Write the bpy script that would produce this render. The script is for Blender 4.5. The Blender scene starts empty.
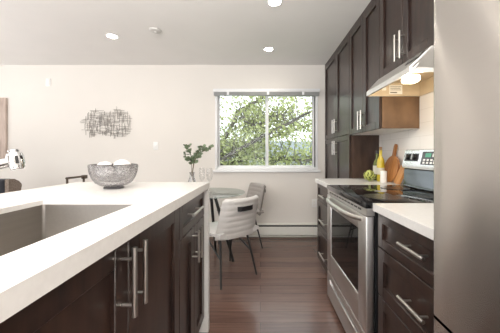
import bpy, bmesh, math, random
from mathutils import Vector, Matrix
random.seed(7)
PI = math.pi
sc = bpy.context.scene
COL = sc.collection

# ------------------------------------------------------------------ camera
CAM_H = 1.156
cam = bpy.data.cameras.new('camera')
cam.sensor_width = 36.0
cam.lens = 254.0 / 500.0 * 36.0
cam.shift_x = -10.5 / 500.0
cam.shift_y = -11.5 / 500.0
cam.clip_start = 0.03
camo = bpy.data.objects.new('camera', cam)
camo.location = (0, 0, CAM_H)
camo.rotation_euler = (PI / 2, 0, 0)
COL.objects.link(camo)
sc.camera = camo

# ------------------------------------------------------------------ world, added fill lights, exposure
w = bpy.data.worlds.new('overcast_sky')
sc.world = w
w.use_nodes = True
bg = w.node_tree.nodes['Background']
bg.inputs['Color'].default_value = (0.93, 0.97, 1.0, 1)
bg.inputs['Strength'].default_value = 2.9
sc.view_settings.view_transform = 'Standard'
sc.view_settings.look = 'None'
sc.view_settings.exposure = 0.0
sc.view_settings.gamma = 1.0
sc.view_settings.use_curve_mapping = False

def area_light(name, loc, rot, sx, sy, power, color=(1, 1, 1)):
    l = bpy.data.lights.new(name, 'AREA')
    l.shape = 'RECTANGLE'; l.size = sx; l.size_y = sy
    l.energy = power; l.color = color
    o = bpy.data.objects.new(name, l)
    o.location = loc; o.rotation_euler = rot
    COL.objects.link(o)
    return o
FILL_COL = (1.0, 0.97, 0.93)
# added fill lights outside the unseen openings behind the camera and at the side
area_light('added_fill_rear', (-1.6, -3.3, 1.3), (PI / 2 + 0.4, 0, 0), 3.6, 2.2, 85, FILL_COL)
area_light('added_fill_side', (-6.2, 0.6, 1.3), (PI / 2 + 0.4, 0, -PI / 2), 3.0, 2.0, 16, FILL_COL)
# added uplights, unseen behind and beside the camera, to brighten the ceiling
area_light('added_uplight', (-0.9, -1.2, 1.3), (PI, 0, 0), 3.0, 2.0, 240, (1.0, 0.97, 0.94))
area_light('added_uplight', (-3.9, 1.3, 1.2), (PI, 0, 0), 1.8, 2.4, 36, (1.0, 0.97, 0.94))

# ------------------------------------------------------------------ materials
def mat(name, color, rough=0.5, metal=0.0, spec=0.5, coat=0.0, noise=0.0, nscale=20, stretch=(1, 1, 1), bump=0.0,
        color2=None, aniso=0.0, trans=0.0, sheen=0.0, emit=None, estr=0.0):
    m = bpy.data.materials.new(name); m.use_nodes = True
    nt = m.node_tree; N = nt.nodes; L = nt.links
    b = N['Principled BSDF']
    b.inputs['Base Color'].default_value = (*color, 1)
    b.inputs['Roughness'].default_value = rough
    b.inputs['Metallic'].default_value = metal
    b.inputs['Specular IOR Level'].default_value = spec
    b.inputs['Coat Weight'].default_value = coat
    b.inputs['Coat Roughness'].default_value = 0.15
    b.inputs['Anisotropic'].default_value = aniso
    b.inputs['Transmission Weight'].default_value = trans
    b.inputs['Sheen Weight'].default_value = sheen
    if emit:
        b.inputs['Emission Color'].default_value = (*emit, 1)
        b.inputs['Emission Strength'].default_value = estr
    if noise or bump or color2:
        tc = N.new('ShaderNodeTexCoord'); mp = N.new('ShaderNodeMapping')
        mp.inputs['Scale'].default_value = stretch
        L.new(tc.outputs['Object'], mp.inputs['Vector'])
        nz = N.new('ShaderNodeTexNoise'); nz.inputs['Scale'].default_value = nscale
        nz.inputs['Detail'].default_value = 6
        L.new(mp.outputs['Vector'], nz.inputs['Vector'])
        if noise or color2:
            rp = N.new('ShaderNodeValToRGB')
            c2 = color2 or tuple(c * (1 - noise) for c in color)
            rp.color_ramp.elements[0].color = (*c2, 1); rp.color_ramp.elements[0].position = 0.3
            rp.color_ramp.elements[1].color = (*color, 1); rp.color_ramp.elements[1].position = 0.7
            L.new(nz.outputs['Fac'], rp.inputs['Fac'])
            L.new(rp.outputs['Color'], b.inputs['Base Color'])
        if bump:
            bp = N.new('ShaderNodeBump'); bp.inputs['Strength'].default_value = bump
            bp.inputs['Distance'].default_value = 0.002
            L.new(nz.outputs['Fac'], bp.inputs['Height'])
            L.new(bp.outputs['Normal'], b.inputs['Normal'])
    return m

def clear_glass(name, tint=(1, 1, 1), refl=0.08, rough=0.0, facing=True, blend=0.25):
    m = bpy.data.materials.new(name); m.use_nodes = True
    nt = m.node_tree; N = nt.nodes; L = nt.links
    for n in list(N): N.remove(n)
    out = N.new('ShaderNodeOutputMaterial'); mix = N.new('ShaderNodeMixShader')
    tr = N.new('ShaderNodeBsdfTransparent'); tr.inputs['Color'].default_value = (*tint, 1)
    gl = N.new('ShaderNodeBsdfGlossy'); gl.inputs['Roughness'].default_value = rough
    if facing:
        lw = N.new('ShaderNodeLayerWeight'); lw.inputs['Blend'].default_value = blend
        mu = N.new('ShaderNodeMath'); mu.operation = 'MULTIPLY_ADD'
        mu.inputs[1].default_value = 0.6; mu.inputs[2].default_value = refl
        L.new(lw.outputs['Facing'], mu.inputs[0]); L.new(mu.outputs[0], mix.inputs['Fac'])
    else:
        mix.inputs['Fac'].default_value = refl
    L.new(tr.outputs[0], mix.inputs[1]); L.new(gl.outputs[0], mix.inputs[2])
    L.new(mix.outputs[0], out.inputs['Surface'])
    return m

def brick_mat(name, c1, c2, mortar, bw, bh, msize, rough, axes, grain=None, bump=0.2, coat=0.0, spec=0.5):
    """axes: which object-space axes feed the brick pattern's x and y"""
    m = bpy.data.materials.new(name); m.use_nodes = True
    nt = m.node_tree; N = nt.nodes; L = nt.links
    b = N['Principled BSDF']; b.inputs['Roughness'].default_value = rough
    b.inputs['Coat Weight'].default_value = coat; b.inputs['Specular IOR Level'].default_value = spec
    tc = N.new('ShaderNodeTexCoord'); sp = N.new('ShaderNodeSeparateXYZ'); cb = N.new('ShaderNodeCombineXYZ')
    L.new(tc.outputs['Object'], sp.inputs[0])
    L.new(sp.outputs[axes[0]], cb.inputs[0]); L.new(sp.outputs[axes[1]], cb.inputs[1])
    br = N.new('ShaderNodeTexBrick')
    br.inputs['Scale'].default_value = 1.0
    br.inputs['Color1'].default_value = (*c1, 1); br.inputs['Color2'].default_value = (*c2, 1)
    br.inputs['Mortar'].default_value = (*mortar, 1)
    br.inputs['Brick Width'].default_value = bw; br.inputs['Row Height'].default_value = bh
    br.inputs['Mortar Size'].default_value = msize; br.inputs['Bias'].default_value = 0.0
    L.new(cb.outputs[0], br.inputs['Vector'])
    col = br.outputs['Color']
    if grain:
        mp = N.new('ShaderNodeMapping'); mp.inputs['Scale'].default_value = grain
        L.new(cb.outputs[0], mp.inputs['Vector'])
        nz = N.new('ShaderNodeTexNoise'); nz.inputs['Scale'].default_value = 1.0; nz.inputs['Detail'].default_value = 8
        nz.inputs['Roughness'].default_value = 0.65
        L.new(mp.outputs['Vector'], nz.inputs['Vector'])
        rp = N.new('ShaderNodeValToRGB')
        rp.color_ramp.elements[0].position = 0.25; rp.color_ramp.elements[0].color = (0.62, 0.60, 0.60, 1)
        rp.color_ramp.elements[1].position = 0.75; rp.color_ramp.elements[1].color = (1.25, 1.22, 1.2, 1)
        L.new(nz.outputs['Fac'], rp.inputs['Fac'])
        mx = N.new('ShaderNodeMix'); mx.data_type = 'RGBA'; mx.blend_type = 'MULTIPLY'; mx.inputs[0].default_value = 1.0
        L.new(col, mx.inputs[6]); L.new(rp.outputs['Color'], mx.inputs[7])
        col = mx.outputs[2]
    L.new(col, b.inputs['Base Color'])
    bp = N.new('ShaderNodeBump'); bp.inputs['Strength'].default_value = bump; bp.inputs['Distance'].default_value = 0.002
    bp.invert = True
    L.new(br.outputs['Fac'], bp.inputs['Height']); L.new(bp.outputs['Normal'], b.inputs['Normal'])
    return m

M = {}
M['wall'] = mat('warm_white_paint', (0.755, 0.725, 0.685), 0.85, spec=0.2, noise=0.02, nscale=3)
M['ceiling'] = mat('ceiling_paint', (0.86, 0.85, 0.835), 0.9, spec=0.1, noise=0.02, nscale=4)
M['white'] = mat('white_trim_paint', (0.83, 0.83, 0.82), 0.45, noise=0.01)
M['vinyl'] = mat('white_vinyl', (0.80, 0.81, 0.82), 0.4, noise=0.01)
M['heater'] = mat('heater_enamel', (0.76, 0.75, 0.70), 0.4, noise=0.02)
M['dark_gap'] = mat('dark_gap', (0.02, 0.02, 0.02), 0.8, noise=0.1)
M['quartz'] = mat('white_quartz', (0.77, 0.76, 0.745), 0.22, spec=0.5, color2=(0.72, 0.71, 0.695), nscale=60)
M['wood'] = mat('espresso_wood', (0.043, 0.023, 0.0165), 0.30, spec=0.5, coat=0.2, color2=(0.015, 0.0085, 0.008), nscale=6, stretch=(6, 6, 0.7), bump=0.06)
M['wood_grey'] = M['wood']
M['kick'] = mat('toe_kick_black', (0.012, 0.010, 0.010), 0.6, noise=0.1)
M['panelwood'] = mat('brown_side_panel', (0.20, 0.115, 0.06), 0.45, color2=(0.10, 0.055, 0.028), nscale=7, stretch=(1.2, 1.2, 0.8))
M['darkpanel'] = mat('dark_brown_side_panel', (0.075, 0.042, 0.030), 0.40, color2=(0.038, 0.021, 0.016), nscale=7, stretch=(3, 3, 0.8))
M['melamine'] = mat('white_melamine', (0.80, 0.78, 0.75), 0.5, noise=0.02)
M['steel'] = mat('brushed_steel', (0.74, 0.725, 0.71), 0.36, 1.0, noise=0.06, nscale=3, stretch=(1, 1, 60), bump=0.01)
M['fridge'] = mat('fridge_steel', (0.74, 0.71, 0.68), 0.23, 1.0, noise=0.05, nscale=3, stretch=(1, 1, 60), bump=0.0, aniso=1.0)
_t = M['fridge'].node_tree.nodes.new('ShaderNodeCombineXYZ'); _t.inputs[2].default_value = 1.0    # brushed along y: highlights stretch along z
M['fridge'].node_tree.links.new(_t.outputs[0], M['fridge'].node_tree.nodes['Principled BSDF'].inputs['Tangent'])
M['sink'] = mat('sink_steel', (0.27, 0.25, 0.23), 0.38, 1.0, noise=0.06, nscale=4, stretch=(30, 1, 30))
M['nickel'] = mat('brushed_nickel', (0.56, 0.54, 0.51), 0.34, 1.0, noise=0.03, nscale=30)
M['chrome'] = mat('chrome', (0.70, 0.70, 0.71), 0.06, 1.0, noise=0.01)
M['blackglass'] = mat('black_ceramic_glass', (0.006, 0.006, 0.007), 0.04, spec=0.6, noise=0.05)
M['black'] = mat('black_plastic', (0.012, 0.012, 0.013), 0.35, noise=0.05)
M['blackmetal'] = mat('black_powder_coat', (0.022, 0.021, 0.022), 0.42, spec=0.5, noise=0.05)
M['bronze'] = mat('bronze_metal', (0.11, 0.085, 0.065), 0.35, 0.8, noise=0.1)
M['fabric'] = mat('light_grey_leatherette', (0.62, 0.61, 0.60), 0.55, noise=0.05, nscale=80, bump=0.05)
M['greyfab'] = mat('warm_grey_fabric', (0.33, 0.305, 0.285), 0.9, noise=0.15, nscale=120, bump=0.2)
M['taupe'] = mat('taupe_tweed', (0.27, 0.22, 0.18), 0.95, color2=(0.13, 0.10, 0.085), nscale=90, bump=0.3)
M['navy'] = mat('navy_velvet', (0.018, 0.019, 0.027), 0.9, noise=0.3, nscale=40, sheen=0.3)
M['glass'] = clear_glass('window_glass', (0.97, 0.985, 0.98), 0.008, facing=False)
M['thin_glass'] = clear_glass('thin_glass', (0.985, 0.985, 0.985), 0.02, blend=0.12)
M['tableglass'] = clear_glass('table_glass', (0.80, 0.89, 0.86), 0.16, blend=0.3)
M['floor'] = brick_mat('hardwood_planks', (0.165, 0.098, 0.077), (0.108, 0.064, 0.052), (0.03, 0.018, 0.015), 1.3, 0.125, 0.0012, 0.27, (0, 1), grain=(2.2, 38, 1), bump=0.35, coat=0.15)
M['tile'] = brick_mat('subway_tile', (0.80, 0.775, 0.74), (0.82, 0.79, 0.76), (0.70, 0.67, 0.63), 0.30, 0.10, 0.0018, 0.18, (1, 2), bump=0.3)

# ------------------------------------------------------------------ mesh helpers
class MB:
    def __init__(s): s.v = []; s.f = []; s.sm = []
    def add(s, verts, faces, smooth=False):
        o = len(s.v); s.v += [tuple(p) for p in verts]
        s.f += [tuple(i + o for i in f) for f in faces]; s.sm += [smooth] * len(faces)
        return s
    def addbm(s, bm, smooth=False):
        bm.verts.index_update()
        s.add([v.co.copy() for v in bm.verts], [[v.index for v in f.verts] for f in bm.faces], smooth); bm.free()
        return s
    def box(s, x0, x1, y0, y1, z0, z1, bev=0.0, seg=2, mtx=None):
        bm = bmesh.new()
        bmesh.ops.create_cube(bm, size=1.0)
        for v in bm.verts:
            v.co = Vector(((x0 + x1) / 2 + v.co.x * (x1 - x0), (y0 + y1) / 2 + v.co.y * (y1 - y0), (z0 + z1) / 2 + v.co.z * (z1 - z0)))
        if bev: bmesh.ops.bevel(bm, geom=bm.edges[:], offset=bev, segments=seg, affect='EDGES', profile=0.5)
        if mtx: bmesh.ops.transform(bm, matrix=mtx, verts=bm.verts[:])
        return s.addbm(bm, bev > 0.004)
    def tube(s, pts, r, n=12, caps=True, smooth=True):
        pts = [Vector(p) for p in pts]
        rs = r if isinstance(r, (list, tuple)) else [r] * len(pts)
        rings = []; up = None
        for i, p in enumerate(pts):
            if i == 0: t = pts[1] - pts[0]
            elif i == len(pts) - 1: t = pts[-1] - pts[-2]
            else: t = (pts[i] - pts[i - 1]).normalized() + (pts[i + 1] - pts[i]).normalized()
            t.normalize()
            if up is None: up = Vector((0, 0, 1)) if abs(t.z) < 0.9 else Vector((1, 0, 0))
            a = t.cross(up).normalized(); b = t.cross(a).normalized(); up = a.cross(t) * -1
            up = -b
            rings.append([p + rs[i] * (math.cos(2 * PI * k / n) * a + math.sin(2 * PI * k / n) * b) for k in range(n)])
        vs = [v for rg in rings for v in rg]; fs = []
        for i in range(len(rings) - 1):
            for k in range(n):
                fs.append((i * n + k, i * n + (k + 1) % n, (i + 1) * n + (k + 1) % n, (i + 1) * n + k))
        s.add(vs, fs, smooth)
        if caps:
            s.add(rings[0], [tuple(range(n))]); s.add(rings[-1], [tuple(reversed(range(n)))])
        return s
    def lathe(s, prof, c=(0, 0, 0), n=32, smooth=True, sy=1.0):
        vs = []; fs = []
        m = len(prof)
        for (r, z) in prof:
            for k in range(n):
                vs.append((c[0] + r * math.cos(2 * PI * k / n), c[1] + sy * r * math.sin(2 * PI * k / n), c[2] + z))
        for i in range(m - 1):
            for k in range(n):
                fs.append((i * n + k, i * n + (k + 1) % n, (i + 1) * n + (k + 1) % n, (i + 1) * n + k))
        s.add(vs, fs, smooth)
        if prof[0][0] > 1e-5: s.add(vs[:n], [tuple(reversed(range(n)))])
        if prof[-1][0] > 1e-5: s.add(vs[-n:], [tuple(range(n))])
        return s
    def prism(s, prof, axis, a0, a1, smooth=False):
        """profile polygon of (u,v) extruded along axis: 'y' -> (x,z), 'x' -> (y,z), 'z' -> (x,y)"""
        def P(u, v, a):
            return (u, a, v) if axis == 'y' else (a, u, v) if axis == 'x' else (u, v, a)
        n = len(prof)
        vs = [P(u, v, a0) for u, v in prof] + [P(u, v, a1) for u, v in prof]
        s.add(vs, [(i, (i + 1) % n, n + (i + 1) % n, n + i) for i in range(n)], smooth)
        s.add(vs, [tuple(range(n)), tuple(range(2 * n - 1, n - 1, -1))])
        return s
    def sphere(s, c, r, sub=3, scale=(1, 1, 1), bump=0.0, seed=0):
        bm = bmesh.new(); bmesh.ops.create_icosphere(bm, subdivisions=sub, radius=1.0)
        rnd = random.Random(seed)
        for v in bm.verts:
            k = 1 + bump * rnd.uniform(-1, 1)
            v.co = Vector((c[0] + v.co.x * r * scale[0] * k, c[1] + v.co.y * r * scale[1] * k, c[2] + v.co.z * r * scale[2] * k))
        return s.addbm(bm, True)
    def xform(s, mtx):
        s.v = [tuple(mtx @ Vector(p)) for p in s.v]; return s

def chain_loc(p):
    l = Vector((0, 0, 0))
    while p is not None:
        l += p.location; p = p.parent
    return l

def obj(name, mb, m, parent=None, base=None, merge=True):
    """links ONE mesh object; mesh coordinates are given in world space"""
    off = chain_loc(parent)
    if parent is None and base is not None: off = Vector(base)
    me = bpy.data.meshes.new(name)
    me.from_pydata([tuple(Vector(v) - off) for v in mb.v], [], mb.f)
    me.polygons.foreach_set('use_smooth', mb.sm)
    bm = bmesh.new(); bm.from_mesh(me)
    if merge: bmesh.ops.remove_doubles(bm, verts=bm.verts[:], dist=1e-6)
    bmesh.ops.recalc_face_normals(bm, faces=bm.faces[:])
    bm.to_mesh(me); bm.free()
    if merge: me.set_sharp_from_angle(angle=math.radians(42))
    me.materials.append(m)
    o = bpy.data.objects.new(name, me)
    if parent is None and base is not None: o.location = base
    COL.objects.link(o)
    if parent is not None: o.parent = parent
    return o

def thing(name, label, cat, loc=(0, 0, 0), group=None):
    o = bpy.data.objects.new(name, None); COL.objects.link(o)
    o.empty_display_size = 0.05
    o.location = loc; o['label'] = label; o['category'] = cat
    if group: o['group'] = group
    return o
def tag(o, label, cat, group=None, kind=None):
    o['label'] = label; o['category'] = cat
    if group: o['group'] = group
    if kind: o['kind'] = kind
    return o
def struct(name, mb, m, parent=None):
    o = obj(name, mb, m, parent)
    if parent is None: o['kind'] = 'structure'
    return o
def copy_tree(o, parent=None):
    c = o.copy(); COL.objects.link(c)
    if parent is not None: c.parent = parent
    for ch in list(o.children): copy_tree(ch, c)
    return c

# ------------------------------------------------------------------ room shell
XL, XR, YB, YF, ZC = -6.0, 1.23, 3.62, -3.1, 2.44
T = 0.12
WX0, WX1, WZ0, WZ1 = -0.645, 0.815, 0.945, 2.07     # opening of the back window
struct('floor', MB().box(XL, XR, YF, YB, -0.08, 0.0), M['floor'])
struct('ceiling', MB().box(XL - T, XR + T, YF - T, YB + T, ZC, ZC + 0.1), M['ceiling'])
def wall_hole(axis, pos0, pos1, a0, a1, z0, z1, h0, h1, hz0, hz1):
    mb = MB()
    for (u0, u1, v0, v1) in ((a0, h0, z0, z1), (h1, a1, z0, z1), (h0, h1, z0, hz0), (h0, h1, hz1, z1)):
        if axis == 'y': mb.box(u0, u1, pos0, pos1, v0, v1)
        else: mb.box(pos0, pos1, u0, u1, v0, v1)
    return mb
struct('wall_back', wall_hole('y', YB, YB + T, XL - T, XR + T, -0.08, ZC, WX0, WX1, WZ0, WZ1), M['wall'])
struct('wall_right', MB().box(XR, XR + T, YF, YB, -0.08, ZC), M['wall'])
struct('wall_left', wall_hole('x', XL - T, XL, YF, YB, -0.08, ZC, -0.9, 2.1, 0.4, 2.35), M['wall'])
struct('wall_rear', wall_hole('y', YF - T, YF, XL - T, XR + T, -0.08, ZC, -3.4, 0.2, 0.3, 2.38), M['wall'])
# subway tile between the counters and the wall cabinets
struct('trim_1', MB().box(XR - 0.006, XR, -0.3, 2.62, 0.915, 1.36), M['tile'])
struct('trim_2', MB().box(XR - 0.006, XR, -0.3, 1.955, 1.36, 1.60), M['tile'])
struct('trim_3', MB().box(XR - 0.006, XR, -0.3, 1.335, 1.60, 2.44), M['tile'])
# baseboards
struct('baseboard_back', MB().box(XL, -1.62, YB - 0.014, YB, 0, 0.10, 0.002), M['white'])
# window_1 : frame, sashes, panes, sill
win = MB()
fr = 0.05
y0, y1 = YB - 0.012, YB + 0.09
def ring(mb, x0, x1, z0, z1, wdt, y0, y1, bev=0.003, wb=None):
    wb = wb or wdt
    mb.box(x0, x0 + wdt, y0, y1, z0, z1, bev); mb.box(x1 - wdt, x1, y0, y1, z0, z1, bev)
    mb.box(x0 + wdt, x1 - wdt, y0, y1, z1 - wdt, z1, bev); mb.box(x0 + wdt, x1 - wdt, y0, y1, z0, z0 + wb, bev)
win_o = bpy.data.objects.new('window_1', None); COL.objects.link(win_o); win_o.location = (0.085, YB, WZ0); win_o['kind'] = 'structure'
c = MB(); ring(c, WX0 - 0.0, WX1 + 0.0, WZ0, WZ1, 0.035, YB - 0.01, YB + 0.10)
obj('window_frame', c, M['vinyl'], win_o)
s = MB(); ring(s, WX0 + 0.03, 0.115, WZ0 + 0.03, WZ1 - 0.03, 0.030, YB + 0.03, YB + 0.06, 0.003, 0.03)
sash = obj('window_sash', s, M['vinyl'], win_o)
obj('window_pane', MB().box(WX0 + 0.055, 0.09, YB + 0.043, YB + 0.047, WZ0 + 0.055, WZ1 - 0.055), M['glass'], sash)
s = MB(); ring(s, 0.070, WX1 - 0.03, WZ0 + 0.03, WZ1 - 0.03, 0.034, YB + 0.06, YB + 0.09, 0.003, 0.03)
sash2 = obj('window_sash', s, M['vinyl'], win_o)
obj('window_pane', MB().box(0.10, WX1 - 0.06, YB + 0.073, YB + 0.077, WZ0 + 0.055, WZ1 - 0.055), M['glass'], sash2)
sl = MB().box(WX0 - 0.03, WX1 + 0.035, YB - 0.035, YB + 0.01, WZ0 - 0.035, WZ0, 0.004)
obj('window_sill', sl, M['vinyl'], win_o)
# unseen windows added at rear and side to let the fill light in
for nm, axis in (('added_window_rear', 'y'), ('added_window_side', 'x')):
    c = MB()
    if axis == 'y': ring(c, -3.4, 0.2, 0.3, 2.38, 0.05, YF - 0.10, YF - 0.02); c.box(-1.63, -1.57, YF - 0.1, YF - 0.02, 0.35, 2.33)
    else:
        for (a, b, z0, z1) in ((-0.9, -0.85, 0.4, 2.35), (2.05, 2.1, 0.4, 2.35), (0.57, 0.63, 0.4, 2.35), (-0.85, 2.05, 0.4, 0.45), (-0.85, 2.05, 2.3, 2.35)):
            c.box(XL - 0.10, XL - 0.02, a, b, z0, z1)
    struct(nm, c, M['vinyl'])

# ------------------------------------------------------------------ raised blind
b = thing('window_blind', 'raised grey slat blind with white headrail at the window top', 'blind', (0.085, YB - 0.03, WZ1 - 0.06))
bx0, bx1 = WX0 - 0.02, WX1 + 0.02
obj('headrail', MB().box(bx0, bx1, YB - 0.062, YB - 0.0125, WZ1 - 0.028, WZ1 + 0.016, 0.004), M['vinyl'], b)
sm = MB()
for k in range(9):
    z = WZ1 - 0.032 - k * 0.0052
    sm.box(bx0 + 0.008, bx1 - 0.008, YB - 0.058, YB - 0.016, z - 0.003, z)
obj('slat_stack', sm, mat('grey_slats', (0.45, 0.46, 0.46), 0.5, noise=0.05), b)
for px in (-0.455, 0.107, 0.60):
    obj('valance_clip', MB().box(px - 0.016, px + 0.016, YB - 0.066, YB - 0.060, WZ1 - 0.072, WZ1 - 0.028, 0.002), M['vinyl'], b)

# ------------------------------------------------------------------ baseboard heater
h = thing('baseboard_heater', 'long cream electric baseboard heater under the window', 'heater', (-0.15, YB - 0.04, 0.0))
hx0, hx1 = -1.6, 0.86
obj('back_panel', MB().box(hx0, hx1, YB - 0.012, YB - 0.001, 0.006, 0.19, 0.002), M['heater'], h)
obj('top_cap', MB().prism([(YB - 0.012, 0.19), (YB - 0.060, 0.19), (YB - 0.066, 0.176), (YB - 0.062, 0.174), (YB - 0.012, 0.180)], 'x', hx0, hx1), M['heater'], h)
obj('front_panel', MB().prism([(YB - 0.070, 0.034), (YB - 0.062, 0.034), (YB - 0.060, 0.150), (YB - 0.066, 0.152), (YB - 0.070, 0.148)], 'x', hx0, hx1), M['heater'], h)
obj('heating_fins', MB().box(hx0 + 0.02, hx1 - 0.02, YB - 0.052, YB - 0.014, 0.045, 0.168), M['dark_gap'], h)
obj('bottom_tray', MB().box(hx0, hx1, YB - 0.066, YB - 0.0125, 0.006, 0.018, 0.002), M['heater'], h)

# ------------------------------------------------------------------ wall plates
def plate(name, label, cat, x, z, wd, ht, kind):
    t = thing(name, label, cat, (x, YB - 0.004, z - ht / 2))
    obj('cover_plate', MB().box(x - wd / 2, x + wd / 2, YB - 0.009, YB - 0.0005, z - ht / 2, z + ht / 2, 0.002), M['white'], t)
    if kind == 'switch': obj('rocker', MB().box(x - 0.016, x + 0.016, YB - 0.013, YB - 0.009, z - 0.033, z + 0.033, 0.002), M['white'], t)
    if kind == 'outlet':
        for dz in (-0.02, 0.02): obj('socket', MB().box(x - 0.015, x + 0.015, YB - 0.012, YB - 0.009, z + dz - 0.014, z + dz + 0.014, 0.003), M['melamine'], t)
    if kind == 'stat': obj('sensor_cover', MB().box(x - 0.02, x + 0.02, YB - 0.018, YB - 0.009, z - 0.035, z + 0.035, 0.003), M['white'], t)
plate('light_switch', 'white light switch on the back wall above the table plant', 'switch', -1.49, 1.285, 0.07, 0.115, 'switch')
plate('wall_sensor', 'small white wall sensor high up near the ceiling', 'sensor', -3.02, 2.19, 0.07, 0.11, 'stat')
plate('wall_outlet', 'white wall outlet low under the window sill corner', 'outlet', 0.765, 0.47, 0.07, 0.115, 'outlet')

# ------------------------------------------------------------------ ceiling fittings
emit_m = mat('lamp_lens', (1, 0.95, 0.88), 0.5, emit=(1.0, 0.93, 0.82), estr=45, noise=0.01)
def downlight(x, y, label, power=13):
    t = thing('recessed_ceiling_light', label, 'ceiling light', (x, y, ZC), 'recessed ceiling lights')
    tr = MB().lathe([(0.050, 0.0), (0.060, 0.0), (0.062, -0.004), (0.058, -0.006), (0.052, -0.005), (0.050, 0.0)], (x, y, ZC - 0.0005), 28)
    obj('trim_ring', tr, M['white'], t)
    obj('lamp_lens', MB().lathe([(0.0001, -0.004), (0.044, -0.004), (0.0495, -0.0005), (0.0001, -0.0005)], (x, y, ZC), 28), emit_m, t)
    l = bpy.data.lights.new('downlight_beam', 'SPOT'); l.energy = power; l.color = (1.0, 0.90, 0.78)
    l.spot_size = 2.5; l.spot_blend = 0.8; l.shadow_soft_size = 0.05
    o = bpy.data.objects.new('downlight_beam', l); COL.objects.link(o); o.parent = t; o.location = (0, 0, -0.02)
downlight(0.10, 3.08, 'recessed ceiling light in front of the window')
downlight(-1.60, 2.74, 'recessed ceiling light above the dining side near the wire wall art')
downlight(0.12, 2.13, 'recessed ceiling light nearest the kitchen, cut by the photo top edge')
for (x, y) in ((0.12, 0.9), (0.12, -0.5), (-1.6, 0.6)):  # extra recessed lights out of view, added to light the room
    downlight(x, y, 'added unseen recessed ceiling light over the kitchen')
d = thing('smoke_detector', 'flat round white smoke detector on the ceiling', 'smoke detector', (-1.08, 2.61, ZC))
obj('housing', MB().lathe([(0.0001, -0.018), (0.04, -0.018), (0.056, -0.012), (0.060, -0.0005), (0.0001, -0.0005)], (-1.08, 2.61, ZC), 28), mat('grey_white_plastic', (0.62, 0.61, 0.59), 0.5, noise=0.02), d)
obj('test_button', MB().lathe([(0.0001, -0.022), (0.012, -0.022), (0.013, -0.018), (0.0001, -0.018)], (-1.08, 2.61, ZC), 16), M['white'], d)

# ------------------------------------------------------------------ cabinet parts
def shaker(x, d, y0, y1, z0, z1, rail=0.065, th=0.02, rec=0.014, m=None):
    """front in the plane x, facing direction d (+1/-1 along x)"""
    mb = MB(); a, b = sorted((x, x - d * th)); bv = 0.0025
    mb.box(a, b, y0, y0 + rail, z0, z1, bv, 1); mb.box(a, b, y1 - rail, y1, z0, z1, bv, 1)
    mb.box(a, b, y0 + rail, y1 - rail, z0, z0 + rail, bv, 1); mb.box(a, b, y0 + rail, y1 - rail, z1 - rail, z1, bv, 1)
    p, q = sorted((x - d * rec, x - d * (th - 0.001)))
    mb.box(p, q, y0 + rail - 0.002, y1 - rail + 0.002, z0 + rail - 0.002, z1 - rail + 0.002)
    return mb
def bar_v(x, d, y, z0, z1, r=0.0070, out=0.034):
    mb = MB(); xb = x + d * out
    mb.tube([(xb, y, z0), (xb, y, z1)], r, 12)
    for z in (z0 + 0.03, z1 - 0.03): mb.tube([(x - d * 0.001, y, z), (xb, y, z)], 0.0045, 10)
    return mb
def bar_h(x, d, z, y0, y1, r=0.0070, out=0.034):
    mb = MB(); xb = x + d * out
    mb.tube([(xb, y0, z), (xb, y1, z)], r, 12)
    for y in (y0 + 0.03, y1 - 0.03): mb.tube([(x - d * 0.001, y, z), (xb, y, z)], 0.0045, 10)
    return mb

# ------------------------------------------------------------------ island
IX0, IX1 = -1.216, -0.340          # slab
IY0, IY1 = -0.55, 1.693
IZ = 0.976
SX0, SX1, SY0, SY1 = -0.870, -0.4615, 0.30, 1.016
top = thing('island_countertop', 'white quartz island countertop with sink cutout and waterfall end', 'countertop', ((IX0 + IX1) / 2, IY1, 0))
mb = MB()
xs = [IX0, SX0, SX1, IX1]; ys = [IY0, SY0, SY1, IY1]; zt, zb = IZ, IZ - 0.018
for i in range(3):
    for j in range(3):
        if i == 1 and j == 1: continue
        for z, fl in ((zt, False), (zb, True)):
            q = [(xs[i], ys[j], z), (xs[i + 1], ys[j], z), (xs[i + 1], ys[j + 1], z), (xs[i], ys[j + 1], z)]
            mb.add(q, [(0, 1, 2, 3)])
for (xa, ya, xb, yb) in ((SX0, SY0, SX1, SY0), (SX1, SY0, SX1, SY1), (SX1, SY1, SX0, SY1), (SX0, SY1, SX0, SY0),
                         (IX0, IY0, IX1, IY0), (IX1, IY0, IX1, IY1), (IX1, IY1, IX0, IY1), (IX0, IY1, IX0, IY0)):
    mb.add([(xa, ya, zb), (xb, yb, zb), (xb, yb, zt), (xa, ya, zt)], [(0, 1, 2, 3)])
obj('slab', mb, M['quartz'], top)
ap = MB()
zA = IZ - 0.040
ap.box(IX1 - 0.020, IX1, IY0, IY1, zA, zb); ap.box(IX0, IX0 + 0.02, IY0, IY1, zA, zb)
ap.box(IX0 + 0.02, IX1 - 0.02, IY1 - 0.04, IY1, zA, zb); ap.box(IX0 + 0.02, IX1 - 0.02, IY0, IY0 + 0.02, zA, zb)
obj('edge_apron', ap, M['quartz'], top)
obj('waterfall_panel', MB().box(IX0, IX1, IY1 - 0.040, IY1, 0.0005, zA - 0.0002), M['quartz'], top)

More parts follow.
